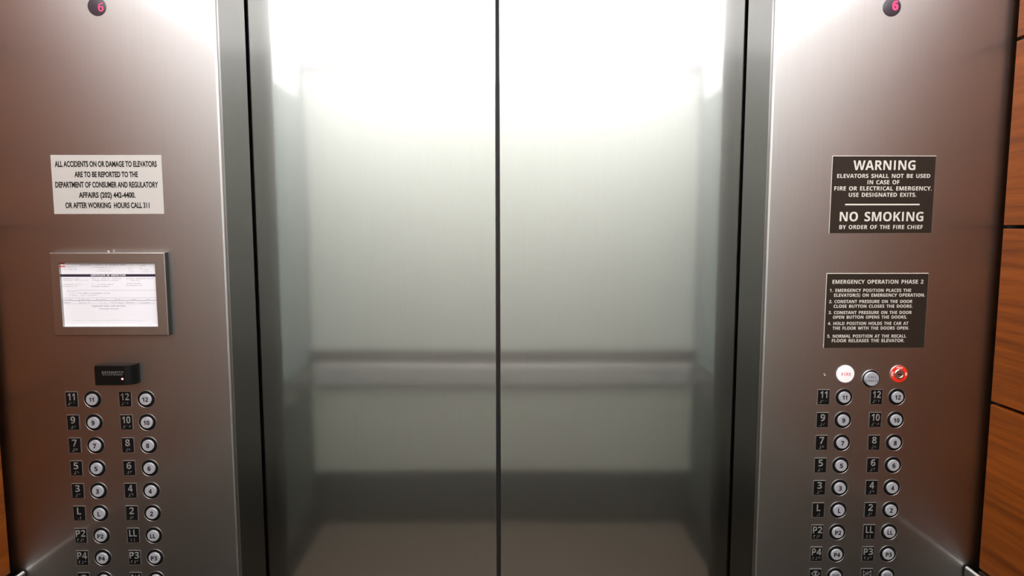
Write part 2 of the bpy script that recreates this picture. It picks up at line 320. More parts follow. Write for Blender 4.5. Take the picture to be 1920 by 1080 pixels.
'e': (397,[[218,-7,192,-6,166,-2,143,5,121,14,101,25,83,39,68,56,54,76,44,98,36,123,32,151,30,181,31,212,35,240,42,265,52,288,64,308,78,325,95,340,113,352,133,361,155,368,178,372,203,373,239,370,271,362,300,349,324,330,343,306,357,278,365,244,368,207,368,158,132,158,134,138,139,120,146,105,157,92,170,82,186,74,203,70,223,68,257,70,287,75,317,84,347,97,347,19,319,8,290,0,257,-5],[134,225,274,225,270,256,257,280,235,297,204,302,178,297,156,283,141,259]]),
'f': (260,[[69,0,69,291,13,291,13,340,69,367,69,394,73,435,84,466,104,489,129,503,161,511,198,514,226,513,273,504,290,498,265,425,226,434,209,435,191,432,178,422,171,408,169,390,169,367,255,367,255,291,169,291,169,0]]),
'g': (425,[[189,-161,152,-160,117,-156,84,-150,52,-140,52,-60,87,-72,122,-81,158,-86,195,-88,229,-83,254,-67,268,-41,273,-5,275,48,252,23,228,6,200,-4,169,-7,138,-4,110,6,87,21,67,43,51,71,39,103,32,141,30,183,32,225,40,263,52,295,68,323,88,345,112,361,140,370,171,373,203,370,232,360,256,343,277,320,288,367,373,367,373,-1,370,-38,361,-70,346,-97,326,-120,301,-138,269,-151,232,-159],[204,72,238,77,261,94,269,107,278,145,279,182,278,209,274,233,269,252,261,267,238,286,203,292,172,285,150,264,136,230,132,181,136,133,150,99,172,79]]),
'h': (441,[[52,0,52,510,152,510,151,355,148,320,173,344,198,361,227,370,259,373,288,371,313,365,336,356,355,342,371,323,382,300,389,272,391,239,391,0,291,0,291,214,287,249,276,273,258,288,232,293,211,291,194,285,180,276,170,262,162,245,156,224,153,200,152,0]]),
'i': (205,[[103,412,82,415,64,423,52,438,48,461,52,485,64,500,82,508,103,510,124,508,141,500,153,485,157,461,153,438,141,423,124,415],[52,0,52,367,152,367,152,0]]),
'l': (205,[[52,0,52,510,152,510,152,0]]),
'm': (660,[[52,0,52,367,129,367,142,320,168,344,194,361,223,370,255,373,292,370,323,360,348,344,366,320,395,344,421,361,452,370,483,373,512,371,538,365,559,356,577,342,591,323,601,300,607,272,609,239,609,0,509,0,509,214,506,249,495,273,478,288,454,293,420,286,398,265,390,249,385,230,382,209,381,0,281,0,281,214,277,249,267,273,250,288,226,293,191,285,168,262,161,245,156,224,153,200,152,0]]),
'n': (441,[[52,0,52,367,129,367,142,320,168,344,196,361,227,370,261,373,289,371,314,365,336,356,355,342,371,323,382,300,389,272,391,239,391,0,291,0,291,214,287,249,277,274,258,288,232,293,211,291,193,285,179,276,169,262,162,245,156,224,153,200,152,0]]),
'o': (416,[[207,-7,182,-6,158,-1,136,6,116,15,97,28,80,43,65,60,53,80,43,103,36,128,31,155,30,184,33,227,42,265,57,297,78,324,104,346,134,361,169,370,209,373,234,372,258,368,280,361,300,351,319,339,336,324,350,307,363,287,373,265,380,240,384,213,385,184,382,141,373,103,358,70,337,43,311,21,281,6,246,-4],[208,74,243,81,266,102,273,117,279,136,282,159,283,184,282,209,279,231,266,266,242,286,208,293,173,286,150,266,142,250,136,231,133,209,132,184,133,159,136,136,142,117,150,102,173,81]]),
'p': (425,[[52,-161,52,367,134,367,148,319,170,340,192,357,221,369,257,373,286,370,313,361,336,346,357,325,373,298,385,266,393,228,395,184,393,140,385,102,373,69,355,42,334,21,310,6,283,-4,254,-7,218,-3,191,8,169,23,152,40,151,13,152,-161],[226,75,255,82,276,103,289,138,292,160,293,185,289,232,276,266,254,286,224,293,191,287,170,269,157,239,152,195,153,160,156,138,161,119,168,103,191,82]]),
'r': (305,[[52,0,52,367,128,367,143,305,179,343,192,353,223,368,257,373,275,373,291,371,283,277,254,280,229,278,205,271,184,259,167,242,156,218,152,187,152,0]]),
's': (334,[[152,-7,116,-6,86,-2,58,5,31,15,31,97,62,85,95,75,127,68,155,66,180,68,197,75,206,85,210,98,204,115,196,123,183,132,99,170,74,185,54,201,41,220,33,243,30,271,32,295,40,316,52,334,70,348,91,359,116,367,144,371,175,373,209,372,240,367,272,358,304,345,274,273,223,292,199,298,174,300,141,294,130,275,135,260,144,252,157,244,235,210,261,196,281,181,296,162,305,139,308,109,306,83,298,60,286,40,269,23,247,10,220,0,189,-5]]),
't': (291,[[178,-7,147,-4,119,4,96,19,78,41,67,73,63,115,63,291,15,291,15,334,71,367,99,445,163,445,163,367,266,367,266,291,163,291,163,115,166,97,175,84,189,76,207,73,254,80,270,85,270,10,230,-2,205,-6]]),
'u': (441,[[181,-7,153,-5,128,1,105,11,86,25,70,43,59,67,52,95,50,128,50,367,150,367,150,152,154,118,165,93,183,78,210,73,231,75,248,81,262,91,272,104,279,121,285,142,288,166,289,367,389,367,389,0,312,0,299,47,273,23,245,6,214,-4]]),
'v': (382,[[140,0,0,367,105,367,181,138,185,119,189,83,194,101,196,120,224,210,277,367,382,367,242,0]]),
'y': (382,[[74,-161,45,-160,23,-156,23,-77,62,-81,91,-76,112,-61,129,-40,140,-15,146,3,0,367,109,367,179,161,187,130,191,97,198,130,275,367,382,367,227,-47,215,-74,201,-97,185,-117,166,-133,146,-145,123,-154,99,-159]]),
}

# measured lettering: text, x0, x1, z0, z1 (z from the lens height)
NOTICE_LINES = [
    ('ALL ACCIDENTS ON OR DAMAGE TO ELEVATORS', -0.8562, -0.6594, 0.1146, 0.1257),
    ('ARE TO BE REPORTED TO THE', -0.8195, -0.697, 0.0948, 0.1057),
    ('DEPARTMENT OF CONSUMER AND REGULATORY', -0.8578, -0.6588, 0.0749, 0.086),
    ('AFFAIRS (202) 442-4400.', -0.8137, -0.7039, 0.0551, 0.066),
    ('OR AFTER WORKING  HOURS CALL 311', -0.8409, -0.6777, 0.0352, 0.0462),
]
WARNING_LINES = [
    ('WARNING', 0.6981, 0.8203, 0.1086, 0.127),
    ('ELEVATORS SHALL NOT BE USED', 0.6674, 0.8506, 0.0933, 0.1009),
    ('IN CASE OF', 0.7277, 0.7906, 0.081, 0.0889),
    ('FIRE OR ELECTRICAL EMERGENCY.', 0.6628, 0.8552, 0.0689, 0.0768),
    ('USE DESIGNATED EXITS.', 0.692, 0.8254, 0.0566, 0.0644),
    ('__bar__', 0.6857, 0.8329, 0.04, 0.0429),
    ('NO SMOKING', 0.6762, 0.8419, 0.0088, 0.027),
    ('BY ORDER OF THE FIRE CHIEF', 0.6763, 0.8419, -0.0066, 0.0012),
]
EMERGENCY_LINES = [
    ('EMERGENCY OPERATION PHASE 2', 0.6678, 0.8499, -0.115, -0.1073),
    ('1. EMERGENCY POSITION PLACES THE', 0.6633, 0.8262, -0.1315, -0.1252),
    ('ELEVATOR(S) ON EMERGENCY OPERATION.', 0.6723, 0.8547, -0.1412, -0.1348),
    ('2. CONSTANT PRESSURE ON THE DOOR', 0.6629, 0.83, -0.1538, -0.1476),
    ('CLOSE BUTTON CLOSES THE DOORS.', 0.6725, 0.831, -0.1633, -0.1571),
    ('3. CONSTANT PRESSURE ON THE DOOR', 0.663, 0.83, -0.1759, -0.1698),
    ('OPEN BUTTON OPENS THE DOORS.', 0.6722, 0.8208, -0.1853, -0.1791),
    ('4. HOLD POSITION HOLDS THE CAR AT', 0.6626, 0.8245, -0.198, -0.1918),
    ('THE FLOOR WITH THE DOORS OPEN.', 0.6725, 0.8264, -0.2076, -0.2013),
    ('5. NORMAL POSITION AT THE RECALL', 0.6627, 0.8215, -0.2238, -0.2175),
    ('FLOOR RELEASES THE ELEVATOR.', 0.6721, 0.8184, -0.233, -0.2265),
]
CERT_LINES = [
    ('Department of Consumer and Regulatory Affairs', -0.8156, -0.7249, -0.0771, -0.0736),
    ('CERTIFICATE OF INSPECTION', -0.7949, -0.7271, -0.0973, -0.0938),
    ('Inspected Sales and Services', -0.7966, -0.7305, -0.1581, -0.1542),
    ('Passenger Elevator', -0.782, -0.7437, -0.1633, -0.1603),
    ('Washington, DC', -0.8543, -0.8219, -0.1182, -0.116),
    ('Washington, DC', -0.7277, -0.6947, -0.1168, -0.1146),
    ('__black__', -0.8555, -0.6688, -0.0984, -0.0933),
    ('__red__', -0.8546, -0.8441, -0.0736, -0.0711),
    ('__red__', -0.8546, -0.8436, -0.0796, -0.0771),
    ('__line__', -0.8227, -0.6674, -0.1252, -0.1248),
    ('__line__', -0.8541, -0.6674, -0.1402, -0.1398),
    ('__darkline__', -0.8545, -0.6671, -0.1455, -0.1449),
    ('__line__', -0.854, -0.6675, -0.1517, -0.1513),
    ('__v__', -0.8205, -0.8202, -0.1512, -0.1401),
    ('__v__', -0.7781, -0.7778, -0.1513, -0.1401),
    ('__v__', -0.7498, -0.7494, -0.1513, -0.1402),
    ('__v__', -0.7031, -0.7028, -0.1514, -0.1456),
    ('__d__', -0.8437, -0.8229, -0.0803, -0.0786),
    ('__d__', -0.8529, -0.8214, -0.0847, -0.0828),
    ('__d__', -0.7905, -0.7481, -0.0807, -0.079),
    ('__d__', -0.783, -0.7552, -0.0843, -0.0827),
    ('__d__', -0.784, -0.7525, -0.0878, -0.0863),
    ('__d__', -0.722, -0.7107, -0.0773, -0.0759),
    ('__d__', -0.6995, -0.6865, -0.0777, -0.0756),
    ('__d__', -0.7222, -0.7127, -0.0817, -0.0805),
    ('__d__', -0.6989, -0.6936, -0.0817, -0.08),
    ('__d__', -0.7216, -0.7103, -0.0856, -0.0845),
    ('__d__', -0.6991, -0.68, -0.0856, -0.084),
    ('__d__', -0.7209, -0.6742, -0.0897, -0.0881),
    ('__d__', -0.855, -0.8187, -0.1029, -0.1012),
    ('__d__', -0.8543, -0.8003, -0.1058, -0.104),
    ('__d__', -0.7936, -0.7347, -0.103, -0.1013),
    ('__d__', -0.7928, -0.7419, -0.1062, -0.1044),
    ('__d__', -0.7264, -0.6723, -0.1033, -0.1012),
    ('__d__', -0.7184, -0.6976, -0.1061, -0.1045),
    ('__d__', -0.854, -0.8112, -0.1141, -0.1124),
    ('__d__', -0.7935, -0.7519, -0.1144, -0.1125),
    ('__d__', -0.7946, -0.7599, -0.1183, -0.1163),
    ('__d__', -0.7252, -0.698, -0.1127, -0.111),
    ('__d__', -0.8428, -0.8228, -0.1274, -0.1256),
    ('__d__', -0.8387, -0.8231, -0.1318, -0.1301),
    ('__d__', -0.8194, -0.7598, -0.1319, -0.1298),
    ('__d__', -0.839, -0.823, -0.1355, -0.1338),
    ('__d__', -0.8193, -0.7849, -0.1358, -0.1338),
    ('__d__', -0.8513, -0.8335, -0.1437, -0.142),
    ('__d__', -0.8188, -0.8083, -0.1438, -0.1424),
    ('__d__', -0.8052, -0.8005, -0.1438, -0.142),
    ('__d__', -0.7875, -0.7814, -0.1438, -0.1421),
    ('__d__', -0.7753, -0.7684, -0.1439, -0.1424),
    ('__d__', -0.7472, -0.7397, -0.1439, -0.1425),
    ('__d__', -0.7197, -0.7093, -0.144, -0.1424),
    ('__d__', -0.6901, -0.6832, -0.144, -0.1426),
    ('__d__', -0.8518, -0.8373, -0.1503, -0.1482),
    ('__d__', -0.8192, -0.8079, -0.1507, -0.1486),
    ('__d__', -0.8038, -0.8003, -0.15, -0.1479),
    ('__d__', -0.7754, -0.7636, -0.1504, -0.1487),
    ('__d__', -0.7586, -0.7531, -0.1501, -0.1481),
    ('__d__', -0.747, -0.7331, -0.1505, -0.1487),
    ('__d__', -0.7296, -0.7123, -0.1503, -0.1484),
    ('__d__', -0.7019, -0.6809, -0.1507, -0.1488),
    ('__d__', -0.6765, -0.6735, -0.1502, -0.1485),
    ('__f__', -0.8345, -0.689, -0.1852, -0.1836),
    ('__s__', -0.7086, -0.6798, -0.1952, -0.192),
]
READER = [
    ('DATAWATCH', -0.7906, -0.7486, -0.2931, -0.2887),
    ('SYSTEMS', -0.7894, -0.7505, -0.297, -0.2946),
]

# ------------------------------------------------------------------ the setting
def struct(name, bm, m, label, smooth=False, parent=None):
    o = obj(name, bm, m, parent, smooth=smooth); return tag(o, label, None, None, 'structure')
tag(struct('floor', box_bm(-1.03, 1.03, BACK-.02, .20, -.05, 0), M['floor_dimmed'], 'floor of the lift car, made dark to dim its reflection in the panels'), kind='structure')  # unseen floor edges made dark so the steel panels reflect less
struct('floor_field', box_bm(-.93, .93, -1.66, -.55, 0, .002), M['floor'], 'brown grey stone of the floor, its own colour kept in the middle')
struct('ceiling', box_bm(-1.03, 1.03, BACK-.02, .20, CAR_TOP, CAR_TOP+.05), M['ceiling'], 'white ceiling of the lift car')
struct('wall_back', box_bm(-1.03, 1.03, BACK-.04, BACK-.012, 0, CAR_TOP), M['void'], 'dark back wall of the lift car behind pale green panels')
struct('wall_left', box_bm(-1.03, -1.012, BACK-.012, 0, 0, CAR_TOP), M['void'], 'black shadow gap wall behind the left wood panels')
struct('wall_right', box_bm(1.012, 1.03, BACK-.012, 0, 0, CAR_TOP), M['void'], 'black shadow gap wall behind the right wood panels')
struct('trim_1', box_bm(-WOOD_X, WOOD_X, BACK+.002, BACK+.020, CAR_TOP-.085, CAR_TOP-.002), M['cornice'], 'grey cornice along the top of the back wall')

def return_panel(s, name, label):
    """folded stainless front panel: flat face, rounded edge at the door, jamb face behind it"""
    xo, xi, r = 1.012, DOOR_HALF, .0055
    pts = [(xo, .03), (xo, 0)]
    for k in range(25):
        a = math.pi/2*k/24
        pts.append((xi+r-r*math.sin(a), r-r*math.cos(a)))
    pts += [(xi, .012), (xi+.02, .012), (xi+.02, .03)]
    bm = bmesh.new(); lo = [bm.verts.new((s*x, y, .0)) for x, y in pts]; hi = [bm.verts.new((s*x, y, CAR_TOP)) for x, y in pts]
    n = len(pts)
    for i in range(n):
        j = (i+1) % n; bm.faces.new((lo[i], lo[j], hi[j], hi[i]))
    bm.faces.new(lo); bm.faces.new(hi)
    bmesh.ops.recalc_face_normals(bm, faces=bm.faces)
    return struct(name, bm, M['panel'], label)
return_panel(-1, 'wall_front_left', 'brushed stainless front panel left of the lift doors, carrying the white notice')
return_panel(1, 'wall_front_right', 'brushed stainless front panel right of the lift doors, carrying the black signs')
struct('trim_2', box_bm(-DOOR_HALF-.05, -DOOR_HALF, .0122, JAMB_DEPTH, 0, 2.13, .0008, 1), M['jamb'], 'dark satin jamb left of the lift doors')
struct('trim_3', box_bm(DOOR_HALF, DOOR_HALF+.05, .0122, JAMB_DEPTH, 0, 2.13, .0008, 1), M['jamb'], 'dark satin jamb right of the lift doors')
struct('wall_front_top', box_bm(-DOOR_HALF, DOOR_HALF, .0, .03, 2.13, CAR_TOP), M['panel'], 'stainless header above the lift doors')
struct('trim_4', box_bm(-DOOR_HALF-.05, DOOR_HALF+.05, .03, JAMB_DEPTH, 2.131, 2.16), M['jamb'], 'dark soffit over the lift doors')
struct('wall_front_shaft', box_bm(-.75, .75, .205, .215, 0, 2.3), M['void'], 'black void of the shaft behind the lift doors')
def door_leaf(s, name, label):
    x0, x1 = sorted((s*.0040, s*(DOOR_HALF+.10)))
    o = struct(name, box_bm(x0, x1, DOOR_Y, DOOR_Y+.035, .012, 2.17, .0012, 2), M['door'], label)
    y0, y1 = sorted((s*.0004, s*.0038))
    obj('edge_seal', box_bm(y0, y1, DOOR_Y+.006, DOOR_Y+.03, .012, 2.17), M['rubber'], o)
    return o
door_leaf(-1, 'door_1', 'left leaf of the satin stainless centre-opening lift doors')
door_leaf(1, 'door_2', 'right leaf of the satin stainless centre-opening lift doors')

# ------------------------------------------------------------------ side wall wood panels, rails
GAP = .0068
def courses():
    top0 = EYE - 2*PITCH - .003
    out = []
    z = EYE - 2*PITCH
    names = ['course level with the handrail, lowest in view', 'second course up, beside the button rows', 'third course up, beside the signs', 'fourth course up, at the top edge of the photo', 'topmost course under the ceiling']
    zs = [EYE-4*PITCH-.02, EYE-3*PITCH, EYE-2*PITCH, EYE-PITCH-.001, EYE-.0027, EYE+PITCH, 2.165]
    return zs
ZS = courses()
ROWN = ['wood panel below the handrail, second from the floor', 'wood panel directly below the handrail', 'wood panel directly above the handrail',
        'wood panel in the second course above the handrail', 'wood panel in the third course above the handrail',
        'wood panel near the ceiling, fourth above the handrail', 'short wood panel touching the ceiling']
proto = {}
for s, side in ((-1, 'left'), (1, 'right')):
    for i in range(len(ZS)-1):
        z0, z1 = ZS[i]+GAP/2, ZS[i+1]-GAP/2
        x0, x1 = sorted((s*WOOD_X, s*1.0115))
        o = obj('wood_panel' if i > 1 else 'dark_panel', box_bm(x0, x1, -1.077, -.0150, 0, z1-z0, .0012, 2), M['wood' if i > 1 else 'dark_panel'], None, (0, 0, z0))
        if i > 1: tag(o, 'orange-brown cherry %s, on the %s wall' % (ROWN[i], side), 'wall panel', 'cherry wood panels on the side walls')
        else: tag(o, 'dark brown %s, on the %s wall' % (ROWN[i].replace('wood panel', 'panel'), side), 'wall panel', 'dark panels below the side handrails')
    x0, x1 = sorted((s*WOOD_X, s*1.0115))
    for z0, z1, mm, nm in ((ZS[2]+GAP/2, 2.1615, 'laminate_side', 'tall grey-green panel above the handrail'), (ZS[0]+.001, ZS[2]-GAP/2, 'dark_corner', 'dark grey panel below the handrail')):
        tag(obj('corner_panel', box_bm(x0, x1, BACK+.002, -1.083, z0, z1, .0012, 2), M[mm]), '%s at the rear end of the %s wall' % (nm, side), 'wall panel', 'rear corner panels')
    struct('trim_%d' % (6 if s < 0 else 7), box_bm(*sorted((s*WOOD_X, s*1.0115)), BACK+.03, -.015, 2.168, CAR_TOP-.0005), M['lightwash'], 'pale frieze added above the wood panels in place of ceiling light, on the %s wall' % side)  # pale band added where ceiling light would wash the top of the wood
    struct('baseboard_%s' % side, box_bm(*sorted((s*1.0118, s*.985)), BACK+.03, -.012, .001, ZS[0]-.002), M['rail'], 'steel kick plate at the foot of the %s wall' % side)
struct('baseboard_back', box_bm(-.98, .98, BACK+.001, BACK+.016, .001, .27), M['base'], 'dark brown kick plate at the foot of the back wall')
# back wall panels in pale green laminate
for x0, x1 in ((-.988, .988),):
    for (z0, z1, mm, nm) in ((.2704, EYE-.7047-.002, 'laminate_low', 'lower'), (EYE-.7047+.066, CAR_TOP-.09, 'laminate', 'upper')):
        o = obj('laminate_panel', box_bm(x0, x1, BACK-.011, BACK, z0, z1, .001, 1), M[mm])
        tag(o, 'wide pale grey-green laminate panel, %s one on the back wall' % nm, 'wall panel', 'pale green panels on the back wall')

RAIL_TOP = EYE-.7047
struct('trim_5', box_bm(-.988, .988, BACK-.011, BACK-.004, EYE-.7047-.0015, EYE-.7047+.0655), M['reveal'], 'brown reveal strip across the back wall above the handrail')
def rail(name, loc, rot, length, label, mat='rail', r=.006):
    t = thing('handrail', loc, label, 'handrail', 'flat steel handrails of the lift car'); t.rotation_euler.z = rot
    # bar runs along local Y, its face towards local -X
    bm = bmesh.new(); pr = [(-r, -.100), (r, -.100)]+[(r*math.cos(math.pi*k/16), -r+r*math.sin(math.pi*k/16)) for k in range(17)]
    a = [bm.verts.new((u, 0, v)) for u, v in pr]; b = [bm.verts.new((u, length, v)) for u, v in pr]
    for i in range(len(pr)): bm.faces.new((a[i], a[(i+1) % len(pr)], b[(i+1) % len(pr)], b[i]))
    bm.faces.new(a); bm.faces.new(b); bmesh.ops.recalc_face_normals(bm, faces=bm.faces)
    obj('rail_bar', bm, M[mat], t)
    for k in range(3):
        y = .12 + (length-.24)*k/2
        b = lathe_bm([(0, 0), (.011, 0), (.011, .0094), (0, .0094)], 16)
        bmesh.ops.rotate(b, verts=b.verts, matrix=Matrix.Rotation(-math.pi/2, 3, 'Z'))
        obj('standoff', b, M['chrome'], t, (r-.0005, y, -.05), smooth=True)
    return t
RX = .977
rail('handrail', (RX, -1.66, RAIL_TOP), 0, 1.656, 'flat steel handrail bar with a bright top edge on the right wall')
rail('handrail', (-RX, -.004, RAIL_TOP), math.pi, 1.656, 'flat steel handrail bar with a bright top edge on the left wall')
rail('handrail', (.95, BACK+.021, RAIL_TOP), math.pi/2, 1.90, 'flat steel handrail bar across the pale green back wall', 'rail_back', .009)

# luminous ceiling panels
k = 0
for (y0, y1, nm) in ((BACK+.06, -.903, 'rear'), (-.897, -.03, 'front')):
    for (x0, x1, w) in ((-.985, -.003, 'left'), (.003, .985, 'right')):
        t = thing('ceiling_light', ((x0+x1)/2, (y0+y1)/2, CAR_TOP-.001), 'flat lit ceiling panel, %s %s one of the four in the lift ceiling' % (nm, w), 'ceiling light', 'lit panels of the lift ceiling')
        hx, hy = (x1-x0)/2, (y1-y0)/2
        obj('diffuser', box_bm(-hx+.004, hx-.004, -hy+.004, hy-.004, -.012, -.002), M['diffuser'], t)
        fb = bmesh.new()
        for a in ((-hx, hx, -hy, -hy+.0035), (-hx, hx, hy-.0035, hy), (-hx, -hx+.0035, -hy+.0036, hy-.0036), (hx-.0035, hx, -hy+.0036, hy-.0036)): bx(fb, *a, -.016, 0)
        obj('light_frame', fb, M['chrome'], t)

# ------------------------------------------------------------------ signs
def lines_mesh(lines, x, z, y, bold, italic=0):
    bm = bmesh.new()
    for (s, x0, x1, z0, z1) in lines:
        if s == '__bar__': bx(bm, x0-x, x1-x, y-.00015, y, z0-z, z1-z)
        else: add_text(bm, s, x0-x, x1-x, z0-z, z1-z, y, bold, italic=italic)
    return bm
def sign(name, X0, X1, Z0, Z1, thick, mat, lines, bold, tmat, label, cat, bevel=.0006, rim=None):
    x, z = (X0+X1)/2, Z0
    t = thing(name, (x, 0, EYE+z), label, cat)
    if rim:
        obj('plate_core', box_bm(X0-x, X1-x, -thick*.45, 0, 0, Z1-Z0), M[rim], t)
        obj('plate', box_bm(X0-x+.0006, X1-x-.0006, -thick, -thick*.45, .0006, Z1-Z0-.0012, .0003, 1), M[mat], t)
    else:
        obj('plate', box_bm(X0-x, X1-x, -thick, 0, 0, Z1-Z0, .0002, 1), M[mat], t)
    obj('lettering', lines_mesh(lines, x, z, -thick, bold), M[tmat], t)
    return t
FACE = 'condensed'
sign('notice_sign', -.8637, -.6503, .0237, .1373, .0008, 'notice', NOTICE_LINES, .035, 'ink', 'pale silver notice with black lettering about reporting accidents, left of the doors', 'sign')
FACE = 'sans'
sign('warning_sign', .6570, .8608, -.0150, .1363, .0018, 'sign_dark', WARNING_LINES, 0, 'sign_text', 'dark brown WARNING and NO SMOKING sign with cream lettering, right of the doors', 'sign', rim='sign_rim')
sign('instruction_sign', .6563, .8602, -.2453, -.0940, .0018, 'sign_dark', EMERGENCY_LINES, 0, 'sign_text', 'dark brown EMERGENCY OPERATION sign with five numbered steps, above the fire indicator', 'sign', rim='sign_rim')

# certificate in its frame
FX0, FX1, FZ0, FZ1, FD = -.8700, -.6470, -.2140, -.0513, .0142
WX0, WX1, WZ0, WZ1 = -.8522, -.6665, -.1970, -.0705
x, z = (FX0+FX1)/2, FZ0
t = thing('certificate_frame', (x, 0, EYE+z), 'bronze-toned steel frame holding the inspection certificate on the left panel', 'frame')
bm = bmesh.new()
def ring_prof(bm, outer, inner, prof):
    """mitred rectangular moulding; prof [(inset 0..1 between outer and inner, y)]"""
    rings = []
    for k, y in prof:
        r = [outer[i]+(inner[i]-outer[i])*k for i in range(4)]
        rings.append([bm.verts.new((a, y, b)) for a, b in ((r[0], r[2]), (r[1], r[2]), (r[1], r[3]), (r[0], r[3]))])
    for a, b in zip(rings, rings[1:]+rings[:1]):
        for i in range(4):
            j = (i+1) % 4; bm.faces.new((a[i], a[j], b[j], b[i]))
    bmesh.ops.recalc_face_normals(bm, faces=bm.faces)
ring_prof(bm, (FX0-x, FX1-x, 0, FZ1-FZ0), (WX0-x, WX1-x, WZ0-z, WZ1-z), [(0, 0), (0, -FD+.0015), (.07, -FD), (1, -FD), (1, -.006), (1, 0)])
fm = obj('frame_moulding', bm, M['frame'], t); fm.data.materials.append(M['edge_shade'])
for p in fm.data.polygons:          # outer side faces: same steel, its shade put into a dark colour
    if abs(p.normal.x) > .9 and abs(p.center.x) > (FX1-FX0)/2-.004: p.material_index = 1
obj('backing', box_bm(FX0-x+.012, FX1-x-.012, -.006, -.0002, .012, FZ1-FZ0-.012), M['ink'], t)
obj('latch_knob', lathe_bm([(0, -.0025), (.0018, -.0022), (.0024, 0), (.0018, .002), (0, .0022)], 16), M['chrome'], t, (-.0005, -.0085, FZ1-FZ0+.0018), smooth=True)
PY = -.0095
t2 = thing('inspection_certificate', (x, 0, EYE+WZ0), 'white printed certificate of inspection with a black title bar, inside the bronze-toned frame', 'certificate')
zz = WZ0
obj('paper_sheet', box_bm(WX0-x+.0002, WX1-x-.0002, PY, -.0062, .0002, WZ1-zz-.0002), M['paper'], t2)
parts = {}
def pb(key): return parts.setdefault(key, bmesh.new())
rnd = random.Random(3)
for (s, x0, x1, z0, z1) in CERT_LINES:
    a, b, c, d = x0-x, x1-x, z0-zz, z1-zz
    if s == '__black__': bx(pb('title_bar'), a, b, PY-.0001, PY, c, d)
    elif s == '__red__': bx(pb('flag_mark'), a, b, PY-.0001, PY, c, d)
    elif s in ('__line__', '__v__'): bx(pb('rule_lines'), a, b, PY-.0001, PY, c, d)
    elif s == '__darkline__': bx(pb('dark_rule'), a, b, PY-.0001, PY, c, d)
    elif s in ('__d__', '__f__'):
        q = a
        h = d-c
        while q < b:      # illegible small print: word-like strokes
            w = rnd.uniform(.0006, .0011) if rnd.random() < .85 else 0
            m_ = min(q+w, b)
            if w: bx(pb('small_print' if s == '__d__' else 'faint_print'), q, m_, PY-.0001, PY, c+h*.22, c+h*rnd.uniform(.62, .85))
            q += .0011+rnd.uniform(0, .0004) if w else .0016
    elif s == '__s__':
        pts = [(a+(b-a)*k/40, c+(d-c)*(.5+.35*math.sin(k*1.1)*math.cos(k*.37)+.1*math.sin(k*2.9))) for k in range(41)]
        B = pb('signature')
        for (u0, w0), (u1, w1) in zip(pts, pts[1:]):
            v = [B.verts.new((u0, PY-.0001, w0-.00018)), B.verts.new((u1, PY-.0001, w1-.00018)), B.verts.new((u1, PY-.0001, w1+.00018)), B.verts.new((u0, PY-.0001, w0+.00018))]
            B.faces.new(v)
    elif s == 'CERTIFICATE OF INSPECTION': add_text(pb('title_lettering'), s, a, b, c, d, PY-.0001, 0, .0001)
    else: add_text(pb({'D': 'heading_text', 'I': 'service_text', 'P': 'category_text'}.get(s[0], 'address_text' if x0 < -.8 else 'owner_address_text')), s, a, b, c+.0006, d, PY, -.008, .0001)
for kname, bm_ in parts.items():
    mt = {'title_bar': 'ink_dark', 'flag_mark': 'ink_red', 'rule_lines': 'ink_grey', 'dark_rule': 'ink_dark', 'small_print': 'ink_grey', 'faint_print': 'ink_faint', 'signature': 'ink_grey', 'title_lettering': 'paper'}.get(kname, 'ink_grey')
    obj(kname, bm_, M[mt], t2)

# ------------------------------------------------------------------ card reader
RX0, RX1, RZ0, RZ1, RD = -.7900, -.7155, -.3113, -.2722, .026
x = (RX0+RX1)/2
t = thing('card_reader', (x, 0, EYE+RZ0), 'small black card reader with a glowing red dot, above the left button rows', 'card reader')
h = RZ1-RZ0; w = (RX1-RX0)/2
prof = [(-w, 0), (-w, -RD*.94), (-w+.0015, -RD)]
for k in range(9):
    a = k/8; prof.append((w-.020+.020*math.sin(a*math.pi/2)*.93, -RD*.55-RD*.45*math.cos(a*math.pi/2)))
prof += [(w, -RD*.45), (w, 0)]
bm = bmesh.new()
lo = [bm.verts.new((a, b, 0)) for a, b in prof]; hi = [bm.verts.new((a, b, h)) for a, b in prof]
for i in range(len(prof)):
    j = (i+1) % len(prof); bm.faces.new((lo[i], lo[j], hi[j], hi[i]))
bm.faces.new(lo); bm.faces.new(hi); bmesh.ops.recalc_face_normals(bm, faces=bm.faces)
es = [e for e in bm.edges if abs(e.verts[0].co.z-e.verts[1].co.z) < 1e-6 and max(e.verts[0].co.y, e.verts[1].co.y) < -.001]
bmesh.ops.bevel(bm, geom=es, offset=.0013, segments=2, affect='EDGES')
obj('housing', bm, M['reader'], t, smooth=True)
bm = bmesh.new()
for (s, x0, x1, z0, z1) in READER: add_text(bm, s, (.019+(x0-.019)*.98)-x, (.019+(x1-.019)*.98)-x, z0*.98-RZ0, z1*.98-RZ0, -RD, -.015, .0001)
obj('lettering', bm, M['reader_text'], t)
ledx, ledz = .019+(-.7509-.019)*.98, -.3045*.98
tag(obj('status_light', lathe_bm([(0, -RD-.0006), (.0016, -RD-.0004), (.0023, -RD+.0003), (.0023, -RD+.001)], 20), M['led_dot'], t, (ledx-x, 0, ledz-RZ0), smooth=True), 'glowing red indicator dot')

